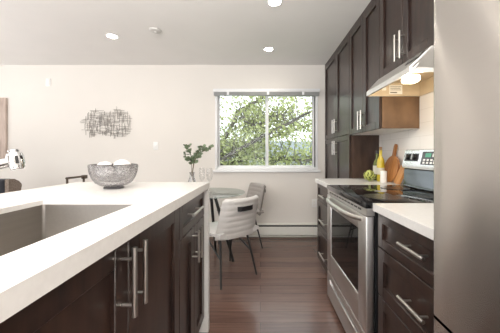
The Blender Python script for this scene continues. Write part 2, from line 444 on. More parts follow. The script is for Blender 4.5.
# sink
sk = thing('kitchen_sink', 'undermount brushed steel sink bowl set in the island', 'sink', ((SX0 + SX1) / 2, (SY0 + SY1) / 2, IZ - 0.25))
def rrect(x0, x1, y0, y1, r, n=5):
    p = []
    for (cx, cy, a) in ((x1 - r, y1 - r, 0), (x0 + r, y1 - r, 90), (x0 + r, y0 + r, 180), (x1 - r, y0 + r, 270)):
        for k in range(n + 1):
            t = math.radians(a + 90 * k / n); p.append((cx + r * math.cos(t), cy + r * math.sin(t)))
    return p
mb = MB()
zr = IZ - 0.0185
loops = [(rrect(SX0 - 0.02, SX1 + 0.02, SY0 - 0.02, SY1 + 0.02, 0.02), zr), (rrect(SX0 - 0.002, SX1 + 0.002, SY0 - 0.002, SY1 + 0.002, 0.012), zr),
         (rrect(SX0 - 0.001, SX1 + 0.001, SY0 - 0.001, SY1 + 0.001, 0.012), zr - 0.005), (rrect(SX0 + 0.004, SX1 - 0.004, SY0 + 0.004, SY1 - 0.004, 0.015), IZ - 0.225),
         (rrect(SX0 + 0.02, SX1 - 0.02, SY0 + 0.02, SY1 - 0.02, 0.015), IZ - 0.242)]
vs = []; fs = []; n = len(loops[0][0])
for lp, z in loops: vs += [(x, y, z) for x, y in lp]
for i in range(len(loops) - 1):
    for k in range(n): fs.append((i * n + k, i * n + (k + 1) % n, (i + 1) * n + (k + 1) % n, (i + 1) * n + k))
fs.append(tuple(range(4 * n, 5 * n)))
mb.add(vs, fs)
bowl_o = obj('basin', mb, M['sink'], sk)
sd = bowl_o.modifiers.new('thick', 'SOLIDIFY'); sd.thickness = 0.0015; sd.offset = -1
obj('drain', MB().lathe([(0.0001, 0.0015), (0.02, 0.001), (0.035, 0.003), (0.042, 0.001), (0.042, 0.0)], ((SX0 + SX1) / 2, 0.64, IZ - 0.241), 24), M['chrome'], sk)

# faucet
fx, fy = -0.985, 0.60
f = thing('kitchen_faucet', 'chrome pull-out faucet angled over the island sink', 'faucet', (fx, fy, IZ))
obj('base', MB().lathe([(0.030, 0.0005), (0.030, 0.006), (0.025, 0.010), (0.0245, 0.085), (0.027, 0.09), (0.027, 0.115), (0.018, 0.122), (0.0001, 0.123)], (fx, fy, IZ), 28), M['chrome'], f)
d0 = Vector((fx, fy, IZ + 0.07)); d1 = Vector((-0.748, 0.760, 1.136))
dv = (d1 - d0).normalized()
obj('spout', MB().tube([d0, d0 + dv * 0.05, d0 + dv * 0.12, d1], [0.016, 0.0165, 0.0155, 0.0145], 20), M['chrome'], f)
hm = MB().lathe([(0.0001, 0.033), (0.010, 0.0325), (0.0135, 0.030), (0.0138, 0.027), (0.0115, 0.025), (0.0120, 0.0235), (0.0185, 0.020), (0.0210, 0.010), (0.0215, 0.0), (0.0205, -0.012),
                 (0.0175, -0.022), (0.0165, -0.0275), (0.0135, -0.0295), (0.0001, -0.0290)], (0, 0, 0), 12, smooth=False)
hm.xform(Matrix.Translation((-0.738, 0.766, 1.141)) @ Matrix.Rotation(math.radians(-14), 4, 'Y'))
hd = obj('spray_head', hm, M['chrome'], f)
gm = MB()
for a in (-40,):
    t = math.radians(a)
    gm.box(-0.004, 0.004, 0.0185, 0.0225, -0.014, 0.010, 0.0015, 1, Matrix.Translation((-0.738, 0.766, 1.141)) @ Matrix.Rotation(math.radians(-14), 4, 'Y') @ Matrix.Rotation(t - PI / 2 , 4, 'Z'))
obj('grip_pad', gm, M['black'], hd)
obj('lever', MB().tube([(fx, fy, IZ + 0.11), (fx - 0.03, fy - 0.04, IZ + 0.15), (fx - 0.06, fy - 0.08, IZ + 0.17)], [0.008, 0.006, 0.005], 12), M['chrome'], f)

# island cabinets: front plane faces +x at DX
DX = -0.365
def island_cab(label, y0, y1, fronts, hollow=False, handles=()):
    t = thing('island_cabinet', label, 'cabinet', (DX - 0.28, (y0 + y1) / 2, 0))
    xb = -0.955; xf = DX - 0.021; z1 = zA - 0.002
    m = MB()
    if hollow:
        m.box(xb, xf, y0, y0 + 0.018, 0.10, z1); m.box(xb, xf, y1 - 0.018, y1, 0.10, z1)
        m.box(xb, xf, y0 + 0.018, y1 - 0.018, 0.10, 0.118); m.box(xb, xb + 0.018, y0 + 0.018, y1 - 0.018, 0.118, z1)
    else: m.box(xb, xf, y0, y1, 0.10, z1)
    obj('carcass', m, M['wood'], t)
    obj('toe_kick', MB().box(xb, xf - 0.055, y0, y1, 0.0005, 0.10), M['kick'], t)
    for (kind, a, b, za, zbb, hy0, hy1, hz0, hz1) in fronts:
        fo = obj(kind, shaker(DX, 1, a, b, za, zbb, 0.062 if kind == 'door' else 0.045), M['wood'], t)
        if hy1 is None: obj('handle', bar_v(DX, 1, hy0, hz0, hz1), M['nickel'], fo)
        else: obj('handle', bar_h(DX, 1, hz0, hy0, hy1), M['nickel'], fo)
    return t
g = 0.0015
island_cab('dark island sink cabinet with two tall doors and long bar pulls', 0.262, 1.142,
           [('door', 0.262 + g, 0.702 - g, 0.105, 0.930, 0.668, None, 0.731, 0.913),
            ('door', 0.702 + g, 1.142 - g, 0.105, 0.930, 0.730, None, 0.731, 0.913)], hollow=True)
island_cab('dark island end cabinet with one drawer over two doors', 1.144, 1.651,
           [('drawer', 1.144 + g, 1.651 - g, 0.768, 0.930, 1.25, 1.46, 0.858, None),
            ('door', 1.144 + g, 1.3975 - g, 0.105, 0.764, 1.366, None, 0.580, 0.752),
            ('door', 1.3975 + g, 1.651 - g, 0.105, 0.764, 1.432, None, 0.580, 0.752)])
island_cab('dark island cabinet behind the photo edge beside the sink cabinet', -0.53, 0.260,
           [('door', -0.53 + g, -0.135 - g, 0.105, 0.930, -0.17, None, 0.731, 0.913),
            ('door', -0.135 + g, 0.260 - g, 0.105, 0.930, -0.10, None, 0.731, 0.913)])

# ------------------------------------------------------------------ right side base cabinets
BX = 0.585
CT = 0.914
def base_cab(label, y0, y1, drawers):
    t = thing('base_cabinet', label, 'cabinet', (0.9, (y0 + y1) / 2, 0))
    obj('carcass', MB().box(BX + 0.021, XR - 0.002, y0, y1, 0.10, CT - 0.0385), M['wood'], t)
    obj('toe_kick', MB().box(BX + 0.075, XR - 0.002, y0, y1, 0.0005, 0.10), M['kick'], t)
    for (za, zb_, hz, rail, hy0, hy1) in drawers:
        fo = obj('drawer', shaker(BX, -1, y0 + g, y1 - g, za, zb_, rail), M['wood'], t)
        obj('handle', bar_h(BX, -1, hz, hy0, hy1), M['nickel'], fo)
base_cab('dark three-drawer base cabinet between range and tall cabinet', 2.045, 2.618,
         [(0.708, 0.870, 0.775, 0.04, 2.20, 2.40), (0.405, 0.703, 0.545, 0.055, 2.20, 2.40), (0.105, 0.400, 0.235, 0.055, 2.20, 2.40)])
base_cab('dark three-drawer base cabinet between range and fridge', 0.702, 1.268,
         [(0.705, 0.870, 0.802, 0.045, 0.86, 1.02), (0.470, 0.700, 0.588, 0.055, 0.86, 1.02), (0.105, 0.465, 0.33, 0.055, 0.86, 1.02)])
def counter(label, y0, y1):
    t = obj('countertop', MB().box(0.564, XR - 0.007, y0, y1, CT - 0.038, CT, 0.0015, 1), M['quartz'], base=(0.9, (y0 + y1) / 2, CT - 0.038))
    tag(t, label, 'countertop')
counter('white quartz countertop between range and tall dark cabinet', 2.043, 2.618)
counter('white quartz countertop between range and fridge', 0.702, 1.278)

# ------------------------------------------------------------------ wall cabinets
UX = 0.915
def wall_cab(name, label, y0, y1, z0, doors, body_m, under=False, kick=False):
    t = thing(name, label, 'cabinet', (1.07, (y0 + y1) / 2, z0))
    zt_ = ZC - 0.003
    obj('carcass', MB().box(UX + 0.021, XR - 0.002, y0 + 0.004, y1 - 0.004, z0 + (0.1 if kick else 0.004), zt_ - 0.03), M['wood'], t)
    if kick: obj('toe_kick', MB().box(UX + 0.06, XR - 0.002, y0, y1, 0.0005, 0.1), M['kick'], t)
    obj('side_panel', MB().box(UX + 0.0215, XR - 0.002, y0, y0 + 0.0039, z0 + 0.0005, zt_ - 0.03), body_m, t)
    obj('crown_filler', MB().box(UX + 0.002, XR - 0.002, y0, y1, zt_ - 0.03, zt_), M['wood'], t)
    if under: obj('bottom_panel', MB().box(UX + 0.0215, XR - 0.002, y0 + 0.004, y1, z0 + 0.0005, z0 + 0.0039), M['melamine'], t)
    for (a, b, za, zb_, hy, h0, h1) in doors:
        fo = obj('door', shaker(UX, -1, a + g, b - g, za, zb_, 0.058), M['wood'], t)
        obj('handle', bar_v(UX, -1, hy, h0, h1), M['nickel'], fo)
zd = ZC - 0.035
wall_cab('pantry_cabinet', 'tall dark pantry cabinet with four doors reaching the ceiling beside the window', 2.622, 3.612, 0.0,
         [(2.622, 3.080, 1.372, zd, 3.040, 1.42, 1.585), (3.080, 3.612, 1.372, zd, 3.120, 1.42, 1.585),
          (2.622, 3.080, 0.105, 1.366, 3.040, 1.16, 1.325), (3.080, 3.612, 0.105, 1.366, 3.120, 1.16, 1.325)], M['darkpanel'], kick=True)
wall_cab('wall_cabinet', 'dark two-door wall cabinet with brown side between pantry and range hood', 1.957, 2.619, 1.360,
         [(1.957, 2.270, 1.360, zd, 2.238, 1.385, 1.55), (2.270, 2.619, 1.360, zd, 2.302, 1.385, 1.55)], M['panelwood'], under=True)
wall_cab('wall_cabinet', 'short dark two-door wall cabinet directly above the range hood', 1.335, 1.955, 1.740,
         [(1.335, 1.640, 1.740, zd, 1.610, 1.770, 1.945), (1.640, 1.955, 1.740, zd, 1.670, 1.770, 1.945)], M['wood'])

# ------------------------------------------------------------------ range hood
HY0, HY1 = 1.345, 1.954
hd = thing('range_hood', 'stainless under-cabinet range hood with glowing lamp', 'range hood', (1.02, (HY0 + HY1) / 2, 1.6))
HX = 0.815
sh = MB()
sh.prism([(HX, 1.607), (HX, 1.640), (0.905, 1.736), (1.2275, 1.736), (1.2275, 1.728), (0.909, 1.728), (HX + 0.008, 1.637), (HX + 0.012, 1.607)], 'y', HY0, HY1)
sh.prism([(HX + 0.010, 1.607), (HX + 0.008, 1.637), (0.907, 1.7285), (1.2275, 1.7285), (1.2275, 1.607)], 'y', HY0, HY0 + 0.006)
sh.prism([(HX + 0.010, 1.607), (HX + 0.008, 1.637), (0.907, 1.7285), (1.2275, 1.7285), (1.2275, 1.607)], 'y', HY1 - 0.006, HY1)
sh.v = [(x, y + 0.045 * max(0.0, min(1.0, (0.905 - x) / 0.09)), z) if y < HY0 + 0.01 else (x, y, z) for x, y, z in sh.v]
obj('canopy', sh, mat('hood_steel', (0.80, 0.79, 0.77), 0.42, 1.0, noise=0.03), hd)
ht = mat('hood_inner_lamp_tan', (0.62, 0.52, 0.38), 0.4, 0.3, noise=0.05)  # tan puts the lamp's warm light and reflections into the colour
obj('filter_panel', MB().box(0.916, 1.2275, HY0 + 0.0065, HY1 - 0.0065, 1.712, 1.7275), ht, hd)
obj('rear_panel', MB().box(1.219, 1.2275, HY0 + 0.0065, HY1 - 0.0065, 1.607, 1.7115), ht, hd)
obj('inner_side', MB().prism([(HX + 0.016, 1.609), (HX + 0.016, 1.634), (0.918, 1.711), (1.2185, 1.711), (1.2185, 1.609)], 'y', HY1 - 0.0095, HY1 - 0.0062), ht, hd)
cpn = MB().prism([(0.8525, 1.683), (0.8895, 1.722), (0.888, 1.7235), (0.851, 1.6845)], 'y', 1.37, 1.50)
cp = obj('control_strip', cpn, M['black'], hd)
for k in range(3):
    y = 1.385 + k * 0.038
    obj('button', MB().prism([(0.860, 1.6935), (0.880, 1.7145), (0.8785, 1.716), (0.8585, 1.695)], 'y', y, y + 0.022), M['steel'], cp)
lm = mat('hood_lamp_lens', (1, 0.95, 0.85), 0.4, emit=(1.0, 0.88, 0.68), estr=6, noise=0.01)
obj('lamp_lens', MB().box(0.880, 0.965, 1.52, 1.60, 1.600, 1.642, 0.016, 3), lm, hd)
obj('lamp_base', MB().box(0.925, 0.960, 1.53, 1.59, 1.6425, 1.7115), ht, hd)
hl = bpy.data.lights.new('hood_lamp', 'POINT'); hl.energy = 4.0; hl.color = (1.0, 0.83, 0.60); hl.shadow_soft_size = 0.05
hlo = bpy.data.objects.new('hood_lamp', hl); COL.objects.link(hlo); hlo.parent = hd; hlo.location = Vector((0.92, 1.54, 1.55)) - hd.location
pap = mat('label_paper', (0.80, 0.78, 0.72), 0.6, noise=0.02)
yl = HY1 - 0.0097
l1 = obj('rating_label', MB().box(0.985, 1.085, yl - 0.0008, yl, 1.622, 1.692), pap, hd)
ln = MB()
for z, x1 in ((1.676, 1.075), (1.664, 1.07), (1.652, 1.075)): ln.box(0.993, x1, yl - 0.0012, yl - 0.0009, z, z + 0.004)
ln.box(0.993, 1.045, yl - 0.0012, yl - 0.0009, 1.630, 1.638)
obj('printed_lines', ln, mat('label_ink', (0.12, 0.10, 0.09), 0.7, noise=0.05), l1)
obj('small_label', MB().box(0.930, 0.962, yl - 0.0008, yl, 1.650, 1.682), pap, hd)

# ------------------------------------------------------------------ range
RY0, RY1 = 1.285, 2.040
RF = 0.535
rg = thing('electric_range', 'stainless freestanding electric range with black glass cooktop', 'range', (0.88, (RY0 + RY1) / 2, 0))
obj('body', MB().box(RF + 0.045, 1.20, RY0 + 0.002, RY1 - 0.002, 0.03, 0.884), M['black'], rg)
ftm = MB()
for yy in (RY0 + 0.05, RY1 - 0.05):
    for xx in (0.66, 1.15):
        obj('foot', MB().lathe([(0.018, 0.0005), (0.018, 0.008), (0.01, 0.010), (0.01, 0.03)], (xx, yy, 0), 14), M['black'], rg)
ct = obj('cooktop', MB().box(RF - 0.003, 1.135, RY0, RY1, 0.884, 0.916, 0.003, 2), M['blackglass'], rg)
rm = mat('burner_marking', (0.03, 0.03, 0.032), 0.25, noise=0.1)
for (bx_, by_, br_) in ((0.70, 1.47, 0.105), (0.70, 1.85, 0.085), (0.98, 1.47, 0.075), (0.98, 1.85, 0.095)):
    mb = MB()
    mb.lathe([(br_, 0.0), (br_ + 0.002, 0.0), (br_ + 0.002, 0.0003), (br_, 0.0003), (br_, 0.0)], (bx_, by_, 0.9162), 40)
    obj('burner_ring', mb, rm, ct)
fs_ = obj('front_strip', MB().box(RF + 0.004, RF + 0.044, RY0 + 0.003, RY1 - 0.003, 0.846, 0.8835), M['steel'], rg)
vm = MB()
for k in range(11):
    y = RY0 + 0.075 + k * 0.057
    vm.box(RF + 0.002, RF + 0.0045, y, y + 0.04, 0.862, 0.870)
obj('vent_slots', vm, M['black'], fs_)
dz0, dz1 = 0.243, 0.842
dm = MB()
wy0, wy1, wz0, wz1 = 1.395, 1.935, 0.395, 0.755
xa, xb = RF, RF + 0.043
dm.box(xa, xb, RY0 + 0.003, wy0, dz0, dz1, 0.004); dm.box(xa, xb, wy1, RY1 - 0.003, dz0, dz1, 0.004)
dm.box(xa, xb, wy0 - 0.004, wy1 + 0.004, dz0, wz0, 0.004); dm.box(xa, xb, wy0 - 0.004, wy1 + 0.004, wz1, dz1, 0.004)
dr = obj('oven_door', dm, M['steel'], rg)
obj('oven_window', MB().box(RF + 0.005, RF + 0.04, wy0 - 0.002, wy1 + 0.002, wz0 - 0.002, wz1 + 0.002), M['blackglass'], dr)
hp = []
for k in range(15):
    u = k / 14.0; y = RY0 + 0.055 + u * (RY1 - RY0 - 0.11)
    out = 0.050 * (1 - abs(2 * u - 1) ** 4)
    hp.append((RF + 0.004 - out, y, 0.818))
obj('door_handle', MB().tube(hp, [0.012] + [0.0145] * 13 + [0.012], 16), M['nickel'], dr)
wd = MB()
dy0, dy1 = RY0 + 0.003, RY1 - 0.003
py0, py1, pz0, pz1 = 1.36, 1.965, 0.165, 0.195
wd.box(xa, xb, dy0, dy1, 0.040, pz0, 0.004); wd.box(xa, xb, dy0, dy1, pz1, 0.236, 0.004)
wd.box(xa, xb, dy0, py0, pz0 - 0.004, pz1 + 0.004, 0.004); wd.box(xa, xb, py1, dy1, pz0 - 0.004, pz1 + 0.004, 0.004)
wdo = obj('warming_drawer', wd, M['steel'], rg)
obj('drawer_pull', MB().prism([(RF + 0.030, pz0 - 0.002), (RF + 0.042, pz0 - 0.002), (RF + 0.042, pz1 + 0.002), (RF + 0.012, pz1 + 0.002), (RF + 0.012, pz1 - 0.004)], 'y', py0 - 0.002, py1 + 0.002), M['chrome'], wdo)
# backguard: sloped steel console
lowm = MB().prism([(1.137, 0.9165), (1.146, 0.93), (1.152, 1.045), (1.160, 1.052), (1.2225, 1.052), (1.2225, 0.90), (1.201, 0.90), (1.201, 0.9165)], 'y', RY0 + 0.004, RY1 - 0.004)
bl = obj('backguard_base', lowm, mat('dark_mirror_steel', (0.10, 0.105, 0.11), 0.12, 1.0, noise=0.05), rg)
conm = MB().prism([(1.135, 1.070), (1.139, 1.054), (1.150, 1.0525), (1.160, 1.0525), (1.2225, 1.0525), (1.2225, 1.198), (1.172, 1.198), (1.163, 1.192)], 'y', RY0 + 0.002, RY1 - 0.002)
con = obj('control_console', conm, mat('satin_console', (0.70, 0.70, 0.69), 0.22, 0.85, noise=0.02), rg)
# console front slope from (1.118,1.058) to (1.160,1.192)
sv = Vector((0.028, 0, 0.122)).normalized(); nv = Vector((-sv.z, 0, sv.x))
def con_pt(u, y, out=0.0): return Vector((1.135, y, 1.070)) + sv * u + nv * out
def con_box(mb, u0, u1, y0, y1, o0, o1):
    vs = [con_pt(u, y, o) for u in (u0, u1) for y in (y0, y1) for o in (o0, o1)]
    mb.add(vs, [(0, 1, 3, 2), (4, 6, 7, 5), (0, 4, 5, 1), (2, 3, 7, 6), (0, 2, 6, 4), (1, 5, 7, 3)])
pb = mat('console_graphics', (0.045, 0.045, 0.05), 0.2, noise=0.1)
for ys_ in ((1.850, 2.020), (1.31, 1.46)):
    q = MB(); con_box(q, 0.040, 0.100, ys_[0], ys_[1], 0.0003, 0.0012)
    obj('knob_backplate', q, pb, con)
def knob(y):
    mb = MB().tube([con_pt(0.070, y, 0.0013), con_pt(0.070, y, 0.020)], [0.024, 0.020], 20)
    ko = obj('knob', mb, M['black'], con)
    q = MB(); con_box(q, 0.050, 0.090, y - 0.004, y + 0.004, 0.0201, 0.026)
    obj('knob_grip', q, M['steel'], ko)
for y in (1.980, 1.895, 1.42, 1.345): knob(y)
q = MB(); con_box(q, 0.018, 0.112, 1.655, 1.812, 0.0003, 0.0015)
dsp = obj('clock_display', q, pb, con)
q = MB(); con_box(q, 0.072, 0.100, 1.715, 1.775, 0.0016, 0.0022)
obj('clock_digits', q, mat('display_green', (0.02, 0.10, 0.06), 0.2, emit=(0.15, 0.9, 0.5), estr=0.25, noise=0.05), dsp)
q = MB()
for k in range(3):
    for uu in (0.026, 0.046): con_box(q, uu, uu + 0.013, 1.690 + k * 0.038, 1.712 + k * 0.038, 0.0016, 0.0026)
con_box(q, 0.074, 0.098, 1.668, 1.700, 0.0016, 0.0026); con_box(q, 0.026, 0.056, 1.664, 1.680, 0.0016, 0.0026)
obj('touch_buttons', q, M['white'], dsp)

# ------------------------------------------------------------------ fridge
fg = thing('refrigerator', 'tall stainless steel refrigerator at the end of the counter', 'refrigerator', (0.8, 0.2, 0))
FX = 0.45; FY0, FY1 = -0.235, 0.681
obj('cabinet_body', MB().box(FX + 0.075, XR - 0.008, FY0 + 0.004, FY1 - 0.004, 0.012, 1.76, 0.006), mat('fridge_side', (0.30, 0.30, 0.30), 0.4, 0.5, noise=0.03), fg)
obj('leveling_foot', MB().lathe([(0.02, 0.0005), (0.02, 0.012)], (0.60, FY1 - 0.06, 0), 12), M['black'], fg)
obj('leveling_foot', MB().lathe([(0.02, 0.0005), (0.02, 0.012)], (0.60, FY0 + 0.06, 0), 12), M['black'], fg)
def fridge_front(z0, z1):
    # gently bowed front with rounded vertical edges
    p = []
    n = 16; w_ = FY1 - FY0
    p.append((FX + 0.070, FY0)); 
    for k in range(n + 1):
        u = k / n; y = FY0 + u * w_
        e = min(u, 1 - u) * w_
        rd = 0.022
        x = FX + (0.0 if e > rd else rd - math.sqrt(max(0, rd * rd - (rd - e) ** 2))) + 0.006 * (2 * u - 1) ** 2
        p.append((x, y))
    p.append((FX + 0.070, FY1))
    # finer corner
    q = [(FX + 0.070, FY0)]
    rd = 0.018
    for k in range(7):
        t = k / 6 * PI / 2; q.append((FX + 0.006 + rd - rd * math.sin(t), FY0 + rd - rd * math.cos(t)))
    for k in range(1, 24):
        u = k / 24; y = FY0 + rd + u * (w_ - 2 * rd); q.append((FX + 0.006 * (2 * u - 1) ** 2, y))
    for k in range(6, -1, -1):
        t = k / 6 * PI / 2; q.append((FX + 0.006 + rd - rd * math.sin(t), FY1 - rd + rd * math.cos(t)))
    q.append((FX + 0.070, FY1))
    return MB().prism(q, 'z', z0, z1, True)
for nm, z0, z1 in (('door', 0.737, 1.755), ('freezer_drawer', 0.06, 0.728)):
    o = obj(nm, fridge_front(z0, z1), M['fridge'], fg, merge=False)
    if nm == 'door': obj('handle', MB().tube([(FX - 0.002, FY0 + 0.06, 0.85), (FX - 0.05, FY0 + 0.06, 0.87), (FX - 0.05, FY0 + 0.06, 1.55), (FX - 0.002, FY0 + 0.06, 1.57)], 0.011, 14), M['nickel'], o)
    else: obj('handle', MB().tube([(FX + 0.002, FY0 + 0.09, 0.66), (FX - 0.045, FY0 + 0.10, 0.66), (FX - 0.045, FY1 - 0.10, 0.66), (FX + 0.002, FY1 - 0.09, 0.66)], 0.011, 14), M['nickel'], o)

# ------------------------------------------------------------------ things on the far counter
def bottle(name, label, x, y, prof, gm, parts):
    t = thing(name, label, 'bottle', (x, y, CT))
    bo = obj('glass_body', MB().lathe(prof, (x, y, CT + 0.0005), 24), gm, t)
    for (pn, pf, pm) in parts: obj(pn, MB().lathe(pf, (x, y, CT + 0.0005), 24), pm, t)
green_g = mat('green_bottle_glass', (0.16, 0.19, 0.035), 0.08, spec=0.6, color2=(0.05, 0.07, 0.01))
oil_g = mat('golden_oil_bottle', (0.72, 0.58, 0.05), 0.08, spec=0.6, color2=(0.50, 0.38, 0.03), nscale=8)
cork = mat('cork', (0.35, 0.20, 0.10), 0.8, noise=0.2)
bl_ = mat('bottle_label', (0.62, 0.60, 0.50), 0.6, noise=0.1)
bottle('wine_bottle', 'dark green bottle with pale label beside the tall pantry side', 1.12, 2.44,
       [(0.0001, 0), (0.034, 0), (0.036, 0.006), (0.036, 0.150), (0.030, 0.180), (0.014, 0.205), (0.0125, 0.255), (0.0001, 0.255)], green_g,
       [('label', [(0.0362, 0.06), (0.0366, 0.06), (0.0366, 0.14), (0.0362, 0.14)], bl_), ('cap', [(0.0001, 0.2552), (0.0135, 0.2552), (0.0135, 0.285), (0.0001, 0.285)], M['black'])])
bottle('oil_bottle', 'tall golden olive oil bottle with cork stopper', 1.10, 2.325,
       [(0.0001, 0), (0.031, 0), (0.033, 0.006), (0.033, 0.170), (0.028, 0.200), (0.013, 0.232), (0.0115, 0.285), (0.0001, 0.285)], oil_g,
       [('label', [(0.0332, 0.065), (0.0336, 0.065), (0.0336, 0.125), (0.0332, 0.125)], bl_), ('cork', [(0.0001, 0.2852), (0.011, 0.2852), (0.0125, 0.315), (0.0001, 0.316)], cork)])
sk_ = thing('salt_shaker', 'white ceramic salt shaker beside the oil bottle', 'shaker', (1.083, 2.235, CT))
obj('shaker_body', MB().lathe([(0.0001, 0), (0.026, 0), (0.028, 0.003), (0.027, 0.088), (0.0001, 0.088)], (1.083, 2.235, CT + 0.0005), 24), mat('white_ceramic', (0.85, 0.84, 0.82), 0.25, noise=0.01), sk_)
obj('shaker_cap', MB().lathe([(0.0001, 0.0882), (0.027, 0.0882), (0.026, 0.098), (0.018, 0.103), (0.0001, 0.104)], (1.083, 2.235, CT + 0.0005), 24), M['white'], sk_)
# artichoke
ar = thing('artichoke', 'pale green artichoke on the counter in front of the bottles', 'artichoke', (1.0, 2.33, CT))
am = MB()
cz = CT + 0.050
hm_ = MB().sphere((1.0, 2.33, cz), 0.037, 2)
obj('heart', hm_, mat('artichoke_gap_shade', (0.13, 0.17, 0.03), 0.7, noise=0.2), ar)  # core coloured darker to put shade into the gaps between bracts
for ring_i in range(7):
    el = math.radians(-50 + ring_i * 21); cnt = max(4, int(9 * math.cos(el)))
    for k in range(cnt):
        a = 2 * PI * (k + 0.5 * (ring_i % 2)) / cnt
        mt = Matrix.Translation((1.0, 2.33, cz)) @ Matrix.Rotation(a, 4, 'Z') @ Matrix.Rotation(-el, 4, 'Y')
        vs = [(0.036, -0.007, -0.012), (0.036, 0.007, -0.012), (0.045, 0.011, 0.002), (0.056, 0.0, 0.017), (0.045, -0.011, 0.002), (0.049, 0.0, -0.002)]
        am.add([mt @ Vector(v) for v in vs], [(0, 1, 5), (1, 2, 5), (2, 3, 5), (3, 4, 5), (4, 0, 5)], False)
obj('bracts', am, mat('artichoke_green', (0.62, 0.64, 0.20), 0.55, color2=(0.45, 0.50, 0.13), nscale=50), ar)
obj('stem', MB().tube([(1.0, 2.33, CT + 0.0005), (1.0, 2.33, CT + 0.02)], 0.010, 10), mat('artichoke_stem', (0.35, 0.40, 0.16), 0.6, noise=0.1), ar)
# cutting boards leaning on the wall (their faces look to -x)
def lean(mb, y, tilt, zbase, xw):
    # local: board in y-z plane with thickness along x 0..t, foot at origin
    return mb.xform(Matrix.Translation((xw, y, zbase)) @ Matrix.Rotation(tilt, 4, 'Y'))
bw = mat('acacia_wood', (0.50, 0.22, 0.07), 0.4, color2=(0.26, 0.095, 0.025), nscale=9, stretch=(1, 5, 0.8))
pts = []
R_, cz_ = 0.120, 0.130
a0 = math.asin(0.020 / R_)
for k in range(37):
    a = PI / 2 + a0 + (2 * PI - 2 * a0) * k / 36
    pts.append((R_ * math.cos(a), max(0.010, cz_ + R_ * math.sin(a))))
hnd = [(0.017, 0.30), (0.019, 0.335), (0.013, 0.352), (0.0, 0.358), (-0.013, 0.352), (-0.019, 0.335), (-0.017, 0.30)]
mb = MB().prism(pts + hnd, 'x', 0.0, 0.016)
mb.xform(Matrix.Rotation(math.radians(0), 4, 'X'))
# hole in the handle shown as a leather loop
lean(mb, 2.275, math.radians(11), CT - 0.009, 1.139)
cb1 = thing('cutting_board', 'round acacia paddle cutting board with a handle', 'cutting board', (1.14, 2.275, CT))
obj('board', mb, bw, cb1)
lp = MB().tube([(0.008, 0.012 * math.cos(t), 0.335 + 0.010 * math.sin(t)) for t in [k * 2 * PI / 16 for k in range(17)]], 0.0022, 8, caps=False)
lean(lp, 2.275, math.radians(11), CT - 0.009, 1.137)
cb2 = thing('cutting_board', 'small oblong wooden cutting board leaning beside the range console', 'cutting board', (1.13, 2.12, CT))
mb = MB().prism([(-0.040, 0.010), (-0.030, 0.0), (0.034, 0.0), (0.042, 0.010), (0.042, 0.145), (0.034, 0.160), (0.016, 0.168), (-0.016, 0.168), (-0.034, 0.160), (-0.042, 0.145)], 'x', 0, 0.018)
mb.xform(Matrix.Rotation(math.radians(9), 4, 'X'))
lean(mb, 2.120, math.radians(20), CT + 0.005, 1.128)
obj('board', mb, mat('light_acacia', (0.58, 0.28, 0.09), 0.4, color2=(0.36, 0.15, 0.04), nscale=9, stretch=(1, 5, 0.8)), cb2)

# ------------------------------------------------------------------ bowl on the island
bxc, byc = -0.799, 1.385
bo = thing('decorative_bowl', 'smoky textured glass bowl standing on the island', 'bowl', (bxc, byc, IZ))
def smoky(name, dens, tint, ink, edge=0.0):
    m = bpy.data.materials.new(name); m.use_nodes = True
    nt = m.node_tree; N = nt.nodes; L = nt.links
    b_ = N['Principled BSDF']; b_.inputs['Roughness'].default_value = 0.15; b_.inputs['Base Color'].default_value = (*ink, 1)
    tr = N.new('ShaderNodeBsdfTransparent'); tr.inputs['Color'].default_value = (*tint, 1)
    mx = N.new('ShaderNodeMixShader')
    tc = N.new('ShaderNodeTexCoord'); vo = N.new('ShaderNodeTexVoronoi'); vo.feature = 'DISTANCE_TO_EDGE'; vo.inputs['Scale'].default_value = 55
    nz = N.new('ShaderNodeTexNoise'); nz.inputs['Scale'].default_value = 30; nz.inputs['Detail'].default_value = 4
    L.new(tc.outputs['Object'], nz.inputs['Vector'])
    vm_ = N.new('ShaderNodeMix'); vm_.data_type = 'RGBA'; vm_.inputs[0].default_value = 0.12
    L.new(tc.outputs['Object'], vm_.inputs[6]); L.new(nz.outputs['Color'], vm_.inputs[7]); L.new(vm_.outputs[2], vo.inputs['Vector'])
    rp = N.new('ShaderNodeValToRGB'); rp.color_ramp.elements[0].position = 0.0; rp.color_ramp.elements[0].color = (0.6, 0.6, 0.6, 1)
    rp.color_ramp.elements[1].position = 0.12; rp.color_ramp.elements[1].color = (dens, dens, dens, 1)
    L.new(vo.outputs['Distance'], rp.inputs['Fac'])
    lw = N.new('ShaderNodeLayerWeight'); lw.inputs['Blend'].default_value = 0.5      # thick glass darkens towards its edges
    pw = N.new('ShaderNodeMath'); pw.operation = 'POWER'; pw.inputs[1].default_value = 3.0; L.new(lw.outputs['Facing'], pw.inputs[0])
    ad = N.new('ShaderNodeMath'); ad.operation = 'MULTIPLY_ADD'; ad.inputs[1].default_value = edge; ad.use_clamp = True
    L.new(pw.outputs[0], ad.inputs[0]); L.new(rp.outputs['Color'], ad.inputs[2])
    L.new(ad.outputs[0], mx.inputs['Fac']); L.new(tr.outputs[0], mx.inputs[1]); L.new(b_.outputs[0], mx.inputs[2])
    L.new(mx.outputs[0], N['Material Output'].inputs['Surface'])
    return m
bsm = smoky('smoky_crackle_glass', 0.05, (0.97, 0.965, 0.97), (0.13, 0.12, 0.125), 1.0)
ism = smoky('frosted_inner_glass', 0.10, (0.97, 0.97, 0.97), (0.50, 0.49, 0.49), 0.25)
outp = [(0.050, 0.012), (0.068, 0.017), (0.090, 0.032), (0.107, 0.060), (0.117, 0.092), (0.120, 0.122), (0.118, 0.128)]
inp = [(0.103, 0.128), (0.1015, 0.122), (0.0985, 0.098), (0.088, 0.066), (0.066, 0.045), (0.030, 0.035), (0.0001, 0.034)]
